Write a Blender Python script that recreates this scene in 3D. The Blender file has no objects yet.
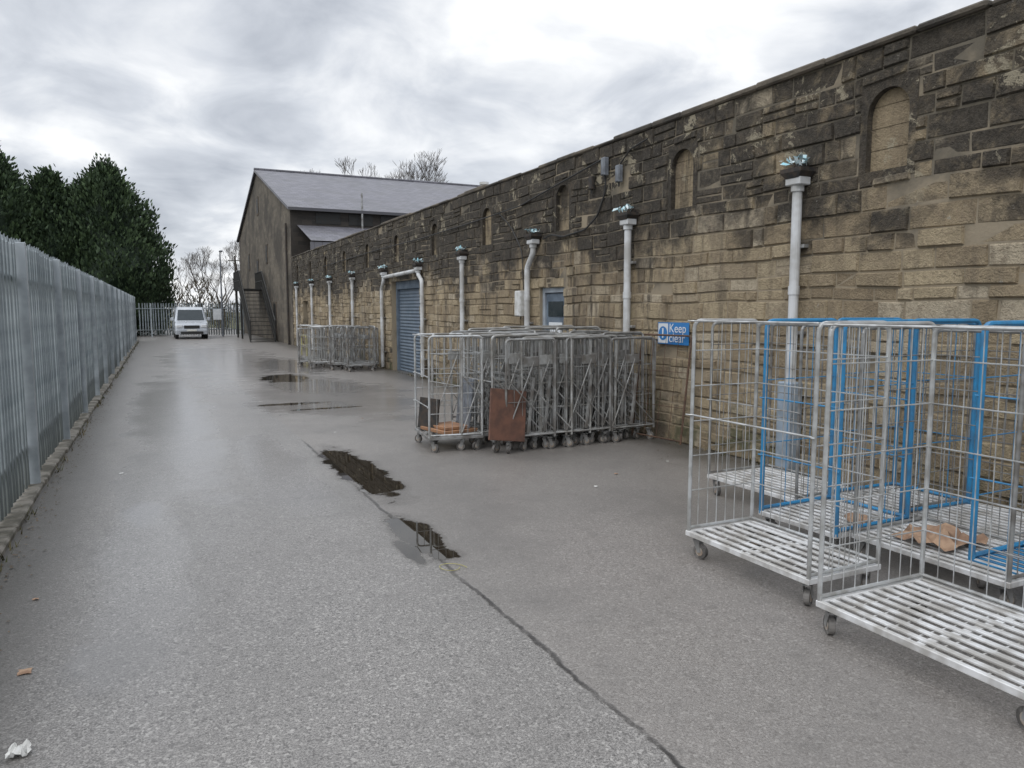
import bpy, math, random
from mathutils import Vector, Matrix, Euler
random.seed(7)
scene = bpy.context.scene
COL = scene.collection
scene.view_settings.view_transform = 'Standard'
scene.view_settings.look = 'None'
scene.view_settings.exposure = 0

# ------------------------------------------------------------ mesh helper
class MB:
    def __init__(s):
        s.v=[]; s.f=[]; s.mi=[]; s.tone=None; s.cur=0
    def face(s, idx): s.f.append(tuple(idx)); s.mi.append(s.cur)
    def quad(s,a,b,c,d):
        n=len(s.v); s.v+= [tuple(a),tuple(b),tuple(c),tuple(d)]; s.face((n,n+1,n+2,n+3))
    def poly(s,pts):
        n=len(s.v); s.v+=[tuple(p) for p in pts]; s.face(range(n,n+len(pts)))
    def box(s,x0,x1,y0,y1,z0,z1,b=0.0):
        if b<=0:
            n=len(s.v)
            s.v+=[(x0,y0,z0),(x1,y0,z0),(x1,y1,z0),(x0,y1,z0),(x0,y0,z1),(x1,y0,z1),(x1,y1,z1),(x0,y1,z1)]
            for f in ((0,3,2,1),(4,5,6,7),(0,1,5,4),(1,2,6,5),(2,3,7,6),(3,0,4,7)): s.face([n+i for i in f])
        else:
            g={}
            for ix,(X,sx) in enumerate(((x0,1),(x1,-1))):
                for iy,(Y,sy) in enumerate(((y0,1),(y1,-1))):
                    for iz,(Z,sz) in enumerate(((z0,1),(z1,-1))):
                        for k in range(3):
                            p=[X+sx*b,Y+sy*b,Z+sz*b]
                            p[k]=(X,Y,Z)[k]
                            g[(ix,iy,iz,k)]=len(s.v); s.v.append(tuple(p))
            for i in (0,1):
                o=(lambda L:L if i else L[::-1])
                s.face(o([g[(i,0,0,0)],g[(i,1,0,0)],g[(i,1,1,0)],g[(i,0,1,0)]]))
                s.face(o([g[(0,i,0,1)],g[(0,i,1,1)],g[(1,i,1,1)],g[(1,i,0,1)]]))
                s.face(o([g[(0,0,i,2)],g[(1,0,i,2)],g[(1,1,i,2)],g[(0,1,i,2)]]))
            for i in (0,1):
                for j in (0,1):
                    s.face([g[(i,j,0,0)],g[(i,j,1,0)],g[(i,j,1,1)],g[(i,j,0,1)]])
                    s.face([g[(i,0,j,0)],g[(i,1,j,0)],g[(i,1,j,2)],g[(i,0,j,2)]])
                    s.face([g[(0,i,j,1)],g[(1,i,j,1)],g[(1,i,j,2)],g[(0,i,j,2)]])
                    for k in (0,1):
                        s.face([g[(i,j,k,0)],g[(i,j,k,1)],g[(i,j,k,2)]])
    def tube(s,p0,p1,r0,r1=None,n=6,cap=True):
        if r1 is None: r1=r0
        p0=Vector(p0);p1=Vector(p1);d=(p1-p0)
        if d.length<1e-6: return
        d.normalize()
        a=Vector((0,0,1)) if abs(d.z)<.9 else Vector((1,0,0))
        u=d.cross(a).normalized(); w=d.cross(u)
        b=len(s.v)
        for p,r in ((p0,r0),(p1,r1)):
            for i in range(n):
                t=2*math.pi*i/n
                s.v.append(tuple(p+u*(r*math.cos(t))+w*(r*math.sin(t))))
        for i in range(n):
            j=(i+1)%n
            s.face((b+i,b+n+i,b+n+j,b+j))
        if cap:
            s.face([b+i for i in range(n)]); s.face([b+n+i for i in range(n)][::-1])
    def path(s,pts,r,n=8,bend=0.0,seg=4):
        P=[Vector(p) for p in pts]
        if bend>0 and len(P)>2:
            Q=[P[0]]
            for i in range(1,len(P)-1):
                a=(P[i-1]-P[i]); c=(P[i+1]-P[i])
                bb=min(bend,a.length*.45,c.length*.45)
                A=P[i]+a.normalized()*bb; C=P[i]+c.normalized()*bb
                for k in range(seg+1):
                    t=k/seg
                    Q.append(A*(1-t)**2+P[i]*2*t*(1-t)+C*t*t)
            Q.append(P[-1]); P=Q
        rings=[]
        pu=None
        for i,p in enumerate(P):
            if i==0: d=P[1]-P[0]
            elif i==len(P)-1: d=P[-1]-P[-2]
            else: d=(P[i+1]-P[i]).normalized()+(P[i]-P[i-1]).normalized()
            d.normalize()
            if pu is None:
                a=Vector((0,0,1)) if abs(d.z)<.9 else Vector((1,0,0))
                u=d.cross(a).normalized()
            else:
                u=(pu-d*pu.dot(d)).normalized()
            pu=u; w=d.cross(u)
            b=len(s.v)
            for k in range(n):
                t=2*math.pi*k/n
                s.v.append(tuple(p+u*(r*math.cos(t))+w*(r*math.sin(t))))
            rings.append(b)
        for a,b in zip(rings[:-1],rings[1:]):
            for k in range(n):
                j=(k+1)%n
                s.face((a+k,b+k,b+j,a+j))
        s.face([rings[0]+k for k in range(n)]); s.face([rings[-1]+k for k in range(n)][::-1])
    def mesh(s,name,mats,smooth=False):
        me=bpy.data.meshes.new(name)
        me.from_pydata(s.v,[],s.f); 
        for m in (mats if isinstance(mats,(list,tuple)) else [mats]): me.materials.append(m)
        me.polygons.foreach_set('material_index',s.mi)
        if s.tone:
            a=me.color_attributes.new('tone','FLOAT_COLOR','POINT')
            fl=[]
            for t in s.tone: fl+= [t[0],t[1],t[2],1]
            a.data.foreach_set('color',fl)
        if smooth:
            me.polygons.foreach_set('use_smooth',[True]*len(me.polygons))
        me.validate(); me.update()
        return me

def link(o): COL.objects.link(o); return o
def empty(name,loc=(0,0,0),rot=(0,0,0),label=None,cat=None,group=None):
    o=bpy.data.objects.new(name,None); o.location=loc; o.rotation_euler=rot; o.empty_display_size=.2
    link(o)
    if label:o['label']=label
    if cat:o['category']=cat
    if group:o['group']=group
    return o
def obj(name,me,parent=None,loc=(0,0,0),rot=(0,0,0)):
    o=bpy.data.objects.new(name,me); o.location=loc; o.rotation_euler=rot; link(o)
    if parent is not None: o.parent=parent
    return o
def wpart(name,mb,mats,parent,smooth=False):
    "mesh in world coords, parent unrotated"
    o=obj(name,mb.mesh(name,mats,smooth),parent)
    off=Vector((0,0,0)); p=parent
    while p is not None: off+=p.location; p=p.parent
    o.location=-off
    return o
def tag(o,label,cat,group=None):
    o['label']=label;o['category']=cat
    if group:o['group']=group
    return o
def structure(o): o['kind']='structure'; return o

# ------------------------------------------------------------ node helper
class NT:
    def __init__(s,name):
        s.m=bpy.data.materials.new(name); s.m.use_nodes=True
        s.t=s.m.node_tree; s.b=s.t.nodes['Principled BSDF']
        s.co=None
    def n(s,typ,**k):
        x=s.t.nodes.new(typ)
        for a,b in k.items(): setattr(x,a,b)
        return x
    def l(s,a,b): s.t.links.new(a,b)
    def setin(s,sock,v):
        if isinstance(v,bpy.types.NodeSocket): s.l(v,sock)
        else:
            if sock.type=='RGBA' and len(v)==3: v=(*v,1)
            sock.default_value=v
    def coord(s):
        if s.co is None: s.co=s.n('ShaderNodeTexCoord').outputs['Object']
        return s.co
    def math(s,op,a,b=0.0,c=0.0,clamp=False):
        x=s.n('ShaderNodeMath',operation=op,use_clamp=clamp)
        s.setin(x.inputs[0],a); s.setin(x.inputs[1],b); s.setin(x.inputs[2],c)
        return x.outputs[0]
    def noise(s,scale,detail=4,rough=.55,vec=None,dist=0,sc3=None):
        x=s.n('ShaderNodeTexNoise'); x.inputs['Scale'].default_value=scale
        x.inputs['Detail'].default_value=detail; x.inputs['Roughness'].default_value=rough
        x.inputs['Distortion'].default_value=dist
        v=vec or s.coord()
        if sc3:
            mp=s.n('ShaderNodeMapping'); mp.inputs['Scale'].default_value=sc3; s.l(v,mp.inputs[0]); v=mp.outputs[0]
        s.l(v,x.inputs['Vector']); return x.outputs['Fac']
    def ramp(s,v,lo,hi,a=0.0,b=1.0,smooth=True):
        x=s.n('ShaderNodeMapRange',interpolation_type='SMOOTHSTEP' if smooth else 'LINEAR')
        s.setin(x.inputs[0],v); x.inputs[1].default_value=lo;x.inputs[2].default_value=hi
        x.inputs[3].default_value=a;x.inputs[4].default_value=b
        return x.outputs[0]
    def mix(s,f,a,b,mode='MIX'):
        x=s.n('ShaderNodeMix',data_type='RGBA',blend_type=mode)
        s.setin(x.inputs[0],f); s.setin(x.inputs[6],a); s.setin(x.inputs[7],b)
        return x.outputs[2]
    def sep(s,v=None):
        x=s.n('ShaderNodeSeparateXYZ'); s.l(v or s.coord(),x.inputs[0]); return x.outputs
    def bump(s,h,strength=.3,dist=.01,normal=None):
        x=s.n('ShaderNodeBump'); x.inputs['Strength'].default_value=strength; x.inputs['Distance'].default_value=dist
        s.l(h,x.inputs['Height'])
        if normal: s.l(normal,x.inputs['Normal'])
        return x.outputs[0]
    def out(s,color=None,rough=None,metal=None,normal=None,spec=None):
        if color is not None: s.setin(s.b.inputs['Base Color'],color)
        if rough is not None: s.setin(s.b.inputs['Roughness'],rough)
        if metal is not None: s.setin(s.b.inputs['Metallic'],metal)
        if spec is not None: s.setin(s.b.inputs['Specular IOR Level'],spec)
        if normal is not None: s.l(normal,s.b.inputs['Normal'])
        return s.m

def simple(name,c1,c2,rough=.6,metal=0,scale=6,bump=.15,bscale=60,dist=.002,lo=.35,hi=.65):
    s=NT(name); f=s.ramp(s.noise(scale,3),lo,hi)
    return s.out(s.mix(f,c1,c2),s.ramp(f,0,1,max(0,rough-.08),min(1,rough+.08)),metal,s.bump(s.noise(bscale,2),bump,dist) if bump>0 else None)

M_galv=simple('galvanised_steel',(.58,.60,.61),(.34,.34,.33),.38,.45,7,.1,80)
M_galv2=simple('galvanised_steel_dull',(.36,.37,.37),(.17,.16,.15),.48,.4,5,.1,80)
M_galv3=simple('galvanised_steel_weathered',(.50,.51,.51),(.24,.23,.21),.45,.4,4,.1,80)
M_white_slat=simple('zinc_slat',(.74,.75,.76),(.42,.41,.39),.42,.15,6,.1,80)
M_blue=simple('blue_paint',(.035,.25,.50),(.05,.17,.32),.42,0,6,.1,60)
M_rust=simple('rusty_steel',(.13,.075,.05),(.09,.06,.045),.8,.2,20,.3,80)
M_rubber=simple('grey_rubber',(.20,.19,.18),(.09,.085,.08),.7,0,20,0)
M_wheelw=simple('pale_wheel_plastic',(.45,.42,.38),(.28,.22,.17),.55,0,20,0)
M_pipe=simple('grey_pvc_pipe',(.62,.64,.66),(.40,.40,.39),.45,0,3,0)
M_iron=simple('black_cast_iron',(.03,.03,.03),(.07,.055,.045),.7,.2,15,.3,60)
M_flake=simple('pale_blue_flaked_paint',(.30,.60,.70),(.72,.80,.82),.8,0,14,0)
M_shroud=simple('blue_grey_guard',(.33,.40,.48),(.24,.29,.34),.6,.1,5,0)
M_board=simple('reddish_board',(.17,.085,.06),(.10,.055,.042),.6,0,6)
M_wood=simple('orange_timber',(.36,.19,.10),(.23,.13,.08),.7,0,6)
M_card=simple('brown_cardboard',(.40,.27,.18),(.24,.15,.10),.85,0,8)
M_concrete=simple('kerb_concrete',(.19,.175,.15),(.06,.055,.04),.6,0,5,.5,40,.006)
M_black=simple('black_cable',(.02,.02,.02),(.03,.03,.03),.6,0,6,0)
M_box=simple('grey_enclosure',(.20,.22,.25),(.12,.13,.15),.5,0,8,0)
M_whitebox=simple('white_enclosure',(.66,.67,.67),(.5,.5,.48),.5,0,8,0)
M_paper=simple('white_paper',(.75,.75,.73),(.6,.6,.58),.9,0,20,0)
M_signblue=simple('sign_blue',(.03,.20,.50),(.04,.17,.42),.4,0,5,.0)
M_signwhite=simple('sign_white',(.72,.75,.78),(.62,.65,.68),.4,0,5,.0)
M_yellow=simple('yellow_plastic',(.42,.40,.14),(.33,.29,.1),.6,0,8,0)
M_stair=simple('dark_green_black_steel',(.012,.014,.014),(.025,.023,.02),.6,.0,8,0)
M_vanbody=simple('silver_van_paint',(.50,.53,.57),(.44,.47,.51),.3,.2,3,.0)
M_glass=simple('dark_glass',(.02,.03,.035),(.03,.04,.045),.12,0,3,.0)
M_lamp=simple('headlamp_glass',(.7,.72,.74),(.6,.62,.65),.15,0,3,.0)
M_tyre=simple('tyre_rubber',(.02,.02,.02),(.03,.03,.03),.8,0,9,0)
M_plate=simple('plate_white',(.7,.7,.66),(.65,.65,.6),.5,0,9,0)
M_bark=simple('grey_bark',(.085,.07,.06),(.05,.042,.035),.9,0,4,0)
M_door=simple('blue_grey_door_paint',(.14,.18,.23),(.09,.12,.16),.5,0,4,0)
M_frame=simple('pale_door_frame',(.36,.41,.46),(.27,.30,.34),.5,0,4,0)

s=NT('blue_roller_shutter'); z=s.sep()[2]
w=s.math('SINE',s.math('MULTIPLY',z,2*math.pi/.09))
s.out(s.mix(s.ramp(s.noise(3,4),.3,.7),(.11,.15,.20),(.16,.20,.25)),.5,0.1,s.bump(w,.8,.012)); M_roller=s.m

s=NT('weathered_palisade_steel')
n1=s.ramp(s.noise(4,4),.35,.7); n2=s.ramp(s.noise(2,4,sc3=(6,6,.6)),.45,.7)
c=s.mix(n1,(.32,.36,.385),(.19,.225,.245)); c=s.mix(s.math('MULTIPLY',n2,.6),c,(.09,.105,.10))
z=s.sep()[2]; low=s.ramp(z,.0,.8,.6,0)
c=s.mix(low,c,(.06,.065,.05))
s.out(c,.55,.15); M_pal=s.m
M_post=simple('pale_fence_post',(.38,.42,.45),(.23,.26,.28),.5,.15,3,0)

def stone_mat(name,inf=False):
    s=NT(name)
    X,Y,Z=s.sep()
    if inf: r1=s.noise(1.1,1)
    else:
        at=s.n('ShaderNodeAttribute',attribute_name='tone'); rgb=s.n('ShaderNodeSeparateColor'); s.l(at.outputs['Color'],rgb.inputs[0])
        r1,r2,r3=rgb.outputs[0],rgb.outputs[1],rgb.outputs[2]
    big=s.noise(.62,6,.66,dist=.5); med=s.noise(3.1,5,.70,dist=.6); fine=s.noise(22,4,.65)
    ochre=s.mix(r1,(.47,.385,.255),(.31,.245,.16))
    if not inf: ochre=s.mix(s.ramp(r3,.72,.95),ochre,(.50,.43,.32))
    ochre=s.mix(s.ramp(fine,.42,.74,0,.55),ochre,(.19,.145,.10))
    streak=s.noise(1.2,4,.65,sc3=(1,3.2,.7))
    ochre=s.mix(s.math('MULTIPLY',s.ramp(streak,.46,.64,0,.7),s.ramp(Y,5.5,9.0,.35,1)),ochre,(.14,.11,.08))
    base=s.ramp(Z,1.55,3.25,-.28,.88)
    f=s.math('ADD',base,s.math('MULTIPLY',s.math('SUBTRACT',big,.5),2.3))
    f=s.math('ADD',f,s.math('MULTIPLY',s.math('SUBTRACT',med,.5),1.5))
    if not inf: f=s.math('ADD',f,s.math('MULTIPLY',s.math('SUBTRACT',r2,.5),.42))
    f=s.math('ADD',f,s.ramp(Y,6.2,9.5,-.20,.22))
    f=s.math('ADD',f,s.ramp(Z,.2,1.2,.35,0))
    if inf: f=s.math('ADD',f,-.75)
    f=s.ramp(f,.15,.75)
    sootc=s.mix(s.ramp(fine,.3,.75),(.018,.016,.014),(.075,.065,.053))
    sootc=s.mix(s.ramp(med,.50,.72,0,.7),sootc,(.15,.12,.085))
    c=s.mix(s.math('MULTIPLY',f,.95),ochre,sootc)
    sc=s.math('MULTIPLY',s.ramp(s.noise(2.3,6,.80,dist=.4),.575,.62),s.ramp(Z,2.3,3.3))
    c=s.mix(s.math('MULTIPLY',sc,.8),c,(.40,.355,.26))
    wsp=s.math('MULTIPLY',s.ramp(s.noise(9,4,.7),.65,.70),s.ramp(big,.45,.6))
    c=s.mix(s.math('MULTIPLY',wsp,.5),c,(.50,.48,.42))
    dr=s.math('MULTIPLY',s.ramp(s.noise(1.5,5,.7,sc3=(1,2.8,.4)),.54,.66),s.ramp(Y,6,9,.25,.7))
    c=s.mix(dr,c,(.035,.03,.024))
    g=s.math('MULTIPLY',s.ramp(s.noise(1.6,4,.7),.48,.66),s.ramp(Z,0,1.1,.85,0))
    c=s.mix(g,c,(.065,.078,.035))
    h=s.math('ADD',s.math('MULTIPLY',fine,.6),s.math('ADD',s.noise(60,3,.7),s.math('MULTIPLY',s.noise(7,3,.6),1.4)))
    return s.out(c,.9,0,s.bump(h,1.0,.030))
M_stone=stone_mat('sooty_sandstone'); M_infill=stone_mat('blocked_window_stone',True)
s=NT('old_mortar'); X,Y,Z=s.sep()
f=s.ramp(s.math('ADD',s.noise(1.3,5,.6),s.ramp(Z,1.5,3.6,-.12,.08)),.42,.62)
s.out(s.mix(f,(.28,.235,.17),(.13,.115,.09)),.95,0,s.bump(s.noise(40,3),.5,.01)); M_mortar=s.m
M_dressed=simple('sooty_dressed_stone',(.045,.038,.032),(.14,.11,.08),.9,0,2.5,.8,18,.02)
M_coping=simple('sooty_coping',(.045,.04,.034),(.14,.12,.095),.9,0,2,.8,18,.02)

def brickshader(name,c1,c2,mortar,axis,bw=.45,bh=.2,soot=(.04,.035,.03),sf=.5):
    s=NT(name); X,Y,Z=s.sep(); cmb=s.n('ShaderNodeCombineXYZ')
    s.l({'x':X,'y':Y}[axis],cmb.inputs[0]); s.l(Z,cmb.inputs[1])
    b=s.n('ShaderNodeTexBrick'); s.l(cmb.outputs[0],b.inputs[0])
    b.inputs['Color1'].default_value=(*c1,1);b.inputs['Color2'].default_value=(*c2,1);b.inputs['Mortar'].default_value=(*mortar,1)
    b.inputs['Scale'].default_value=1;b.inputs['Mortar Size'].default_value=.012;b.inputs['Brick Width'].default_value=bw;b.inputs['Row Height'].default_value=bh
    f=s.ramp(s.noise(.5,4,.6),.4,.65,0,sf)
    c=s.mix(f,b.outputs[0],soot)
    return s.out(c,.9,0,s.bump(s.noise(20,3),.5,.02))
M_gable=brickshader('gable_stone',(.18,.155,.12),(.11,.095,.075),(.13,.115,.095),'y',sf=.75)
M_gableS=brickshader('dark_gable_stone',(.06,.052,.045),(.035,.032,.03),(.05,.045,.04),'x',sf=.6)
s=NT('slate'); X,Y,Z=s.sep(); cmb=s.n('ShaderNodeCombineXYZ'); s.l(X,cmb.inputs[0]); s.l(Y,cmb.inputs[1])
b=s.n('ShaderNodeTexBrick'); s.l(cmb.outputs[0],b.inputs[0]); b.inputs['Scale'].default_value=1
b.inputs['Color1'].default_value=(.18,.178,.205,1);b.inputs['Color2'].default_value=(.12,.12,.14,1);b.inputs['Mortar'].default_value=(.07,.07,.08,1)
b.inputs['Mortar Size'].default_value=.012;b.inputs['Brick Width'].default_value=.35;b.inputs['Row Height'].default_value=.28
s.out(s.mix(s.ramp(s.noise(.7,4),.4,.7,0,.4),b.outputs[0],(.10,.10,.10)),.5,0,s.bump(s.noise(8,3),.3,.02)); M_slate=s.m

# tarmac
PUD=[(1.97,8.0,.30,1.75),(1.80,5.42,.19,.75),(1.62,5.1,.08,.35),(2.3,14.2,.75,.20),(2.8,13.3,.8,.12),(3.0,19.6,.7,1.4)]
SHAL=[(-.24,4.12,.32,.50),(3.4,17.5,1.3,2.6),(3.8,24,1.2,5),(2.6,13.6,1.1,1.2),(-.14,7.1,.22,.7)]
SHEEN=[(-.12,6.2,.42,4.6),(.25,14,.9,10),(2.2,28,2.6,16),(3.2,16,2.2,6),(1.2,8.5,.5,3)]
DAMP=[(4.6,9,1.9,1.4),(2.2,7,.9,3.2),(-.8,7,.35,7),(3.2,15,2.2,6),(4.3,4,1.2,1.8)]
s=NT('wet_tarmac'); co=s.coord(); X,Y,Z=s.sep()
def maxmask(L):
    acc=None
    for e in L:
        a=s.n('ShaderNodeVectorMath',operation='SUBTRACT'); s.l(co,a.inputs[0]); a.inputs[1].default_value=(e[0],e[1],0)
        b=s.n('ShaderNodeVectorMath',operation='MULTIPLY'); s.l(a.outputs[0],b.inputs[0]); b.inputs[1].default_value=(1/e[2],1/e[3],0)
        l=s.n('ShaderNodeVectorMath',operation='LENGTH'); s.l(b.outputs[0],l.inputs[0])
        v=s.math('SUBTRACT',1.0,l.outputs['Value'])
        acc=v if acc is None else s.math('MAXIMUM',acc,v)
    return acc
edge=s.noise(2.6,6,.65); mid=s.noise(.8,5,.6); sp=s.noise(110,3,.8); sp2=s.noise(45,3,.65)
pm=s.math('ADD',maxmask(PUD),s.math('MULTIPLY',s.math('SUBTRACT',edge,.5),1.3))
pm=s.math('ADD',pm,s.math('MULTIPLY',s.math('SUBTRACT',sp2,.5),.16))
pud=s.ramp(pm,.13,.27)
sm=s.math('ADD',maxmask(SHAL),s.math('MULTIPLY',s.math('SUBTRACT',edge,.5),1.3))
shal=s.ramp(s.math('ADD',sm,s.math('MULTIPLY',s.math('SUBTRACT',sp2,.5),.5)),.05,.5,0,.85)
shn=s.ramp(s.math('ADD',maxmask(SHEEN),s.math('MULTIPLY',s.math('SUBTRACT',mid,.5),1.2)),-.1,.7)
dm=s.math('ADD',maxmask(DAMP),s.math('MULTIPLY',s.math('SUBTRACT',mid,.5),1.8))
damp=s.ramp(dm,-.15,.75)
seamx=s.math('ADD',X,s.math('MULTIPLY',s.math('SUBTRACT',s.noise(1.6,4,.7),.5),.12))
seamx=s.math('ADD',seamx,s.math('MULTIPLY',s.math('SUBTRACT',s.noise(14,3,.7),.5),.035))
rightside=s.ramp(seamx,1.755,1.775)
seam=s.math('MULTIPLY',s.ramp(s.math('ABSOLUTE',s.math('SUBTRACT',seamx,1.765)),.005,.022,1,0),s.ramp(Y,9.5,10.5,1,0))
seam=s.math('MULTIPLY',seam,s.ramp(edge,.35,.55,.4,1))
c=s.mix(s.ramp(sp,.38,.62),(.095,.090,.086),(.345,.33,.315))
vor=s.n('ShaderNodeTexVoronoi'); vor.inputs['Scale'].default_value=80; s.l(co,vor.inputs['Vector'])
vs=s.n('ShaderNodeSeparateColor'); s.l(vor.outputs['Color'],vs.inputs[0])
c=s.mix(s.ramp(vs.outputs[0],.80,.95,0,.6),c,(.48,.465,.44))
c=s.mix(s.ramp(vs.outputs[1],.80,.95,0,.65),c,(.045,.042,.040))
c=s.mix(s.ramp(sp2,.35,.65,0,.4),c,(.15,.142,.134))
cr=s.mix(.42,c,(.225,.20,.18)); c=s.mix(s.math('MULTIPLY',rightside,.85),c,cr)
c=s.mix(s.ramp(mid,.35,.7,0,.35),c,(.15,.142,.134))
c=s.mix(s.ramp(s.noise(5,4,.7),.5,.75,0,.35),c,(.10,.094,.088))
c=s.mix(s.math('MULTIPLY',damp,.34),c,(.08,.075,.07))
gut=s.ramp(s.math('ADD',X,s.math('MULTIPLY',s.math('SUBTRACT',mid,.5),.6)),-1.05,-.35,.75,0)
c=s.mix(gut,c,(.05,.045,.037))
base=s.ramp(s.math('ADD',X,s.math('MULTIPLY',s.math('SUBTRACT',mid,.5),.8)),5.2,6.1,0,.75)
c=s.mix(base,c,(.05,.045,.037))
c=s.mix(seam,c,(.025,.022,.020))
c=s.mix(s.math('MULTIPLY',shal,.45),c,(.12,.115,.11))
rim=s.math('MULTIPLY',s.ramp(pm,-.12,.15),.5)
c=s.mix(rim,c,(.07,.063,.055))
c=s.mix(pud,c,(.022,.018,.013))
hh=s.math('ADD',sp,s.math('MULTIPLY',sp2,.7))
hh=s.math('SUBTRACT',hh,s.math('MULTIPLY',seam,2.0))
bn=s.n('ShaderNodeBump'); bn.inputs['Distance'].default_value=.004; s.l(hh,bn.inputs['Height'])
dry=s.math('MULTIPLY',s.math('SUBTRACT',1.0,pud),s.math('SUBTRACT',1.0,shal))
s.l(s.math('MULTIPLY',dry,s.ramp(shn,0,1,.75,.4)),bn.inputs['Strength'])
film=s.math('MAXIMUM',s.math('MAXIMUM',pud,shal),s.math('MULTIPLY',shn,.8))
s.l(s.ramp(film,0,1,.55,1.0),s.b.inputs['Coat Weight'])
cro=s.ramp(s.math('MULTIPLY',shn,1.0),0,1,.34,.19)
cro=s.math('MULTIPLY',cro,s.math('SUBTRACT',1.0,s.math('MULTIPLY',shal,.75)))
cro=s.mix(pud,cro,(.01,.01,.01))
s.l(cro,s.b.inputs['Coat Roughness'])
bn2=s.n('ShaderNodeBump'); bn2.inputs['Distance'].default_value=.003; s.l(hh,bn2.inputs['Height']); s.l(s.math('MULTIPLY',dry,s.ramp(shn,0,1,.35,.12)),bn2.inputs['Strength'])
s.l(bn2.outputs[0],s.b.inputs['Coat Normal'])
s.b.inputs['Coat IOR'].default_value=1.36
s.out(c,.5,0,bn.outputs[0],s.ramp(pud,0,1,.5,0)); M_road=s.m

s=NT('rough_grass'); c=s.mix(s.ramp(s.noise(1.2,6,.7),.35,.65),(.055,.07,.025),(.11,.095,.05)); s.out(c,.95,0,s.bump(s.noise(20,5),1,.05)); M_grass=s.m
M_weed=simple('dead_weeds',(.07,.08,.03),(.14,.11,.06),.9,0,3,0)

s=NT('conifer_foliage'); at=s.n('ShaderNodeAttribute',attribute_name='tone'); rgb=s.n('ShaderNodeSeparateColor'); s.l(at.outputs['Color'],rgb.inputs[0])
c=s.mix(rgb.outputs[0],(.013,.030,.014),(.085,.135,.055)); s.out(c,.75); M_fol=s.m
M_twig=simple('bare_twigs',(.09,.075,.065),(.06,.05,.042),.95,0,4,0)
M_scrub=simple('winter_scrub',(.11,.09,.065),(.06,.06,.035),.95,0,1,0)

# ------------------------------------------------------------ ground
mb=MB(); mb.quad((-250,-60,-.03),(250,-60,-.03),(250,450,-.03),(-250,450,-.03)); structure(obj('ground',mb.mesh('ground',M_grass)))
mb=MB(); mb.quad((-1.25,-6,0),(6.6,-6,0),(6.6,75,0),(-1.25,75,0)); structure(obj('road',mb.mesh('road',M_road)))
def fx(y): return -1.22+.010*(y-4)
mb=MB(); y=-3
while y<46:
    l=.9; j=random.uniform(-.012,.012)
    mb.box(fx(y)-.12,fx(y)+.17+j,y,y+l-.012,-.02,.055+random.uniform(-.008,.008),.014); y+=l
structure(obj('kerb',mb.mesh('kerb',M_concrete)))
m=MB(); rr=random.Random(11)
for i in range(3600):
    if rr.random()<.6: y=rr.uniform(3,44); x=fx(y)+rr.choice([-.14,-.10,.19,.20])+rr.gauss(0,.02)
    else: y=rr.uniform(2,36); x=6.12+rr.gauss(0,.03)
    if math.sin(y*2.1)+math.sin(y*5.3+1)<.2 and rr.random()<.85: continue
    h=rr.uniform(.02,.10); a=rr.uniform(0,6.28); d=Vector((math.cos(a)*.6,math.sin(a)*.6,1))*h; q=Vector((-math.sin(a),math.cos(a),0))*.006
    p=Vector((x,y,.0)); m.poly([p-q,p+q,p+d])
o=obj('weeds',m.mesh('weeds',M_weed)); o['kind']='stuff'; o['label']='sparse weeds growing along kerb and foot of wall'; o['category']='weeds'
m=MB()
for i in range(1600):
    if rr.random()<.55: y=rr.uniform(3,30); x=fx(y)+.2+abs(rr.gauss(0,.10))
    else: y=rr.uniform(2.5,30); x=6.1-abs(rr.gauss(0,.35))
    a=rr.uniform(0,6.28); r=rr.uniform(.005,.014); z=.006
    m.poly([(x+r*math.cos(a+k*1.5708+rr.uniform(-.3,.3)),y+r*math.sin(a+k*1.5708),z+rr.uniform(0,.006)) for k in range(4)])
o=obj('leaf_grit',m.mesh('leaf_grit',simple('rotten_leaves',(.07,.05,.03),(.16,.12,.08),.8,0,9,0))); o['kind']='stuff'; o['label']='grit and rotten leaves lying along kerb and wall'; o['category']='debris'

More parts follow.
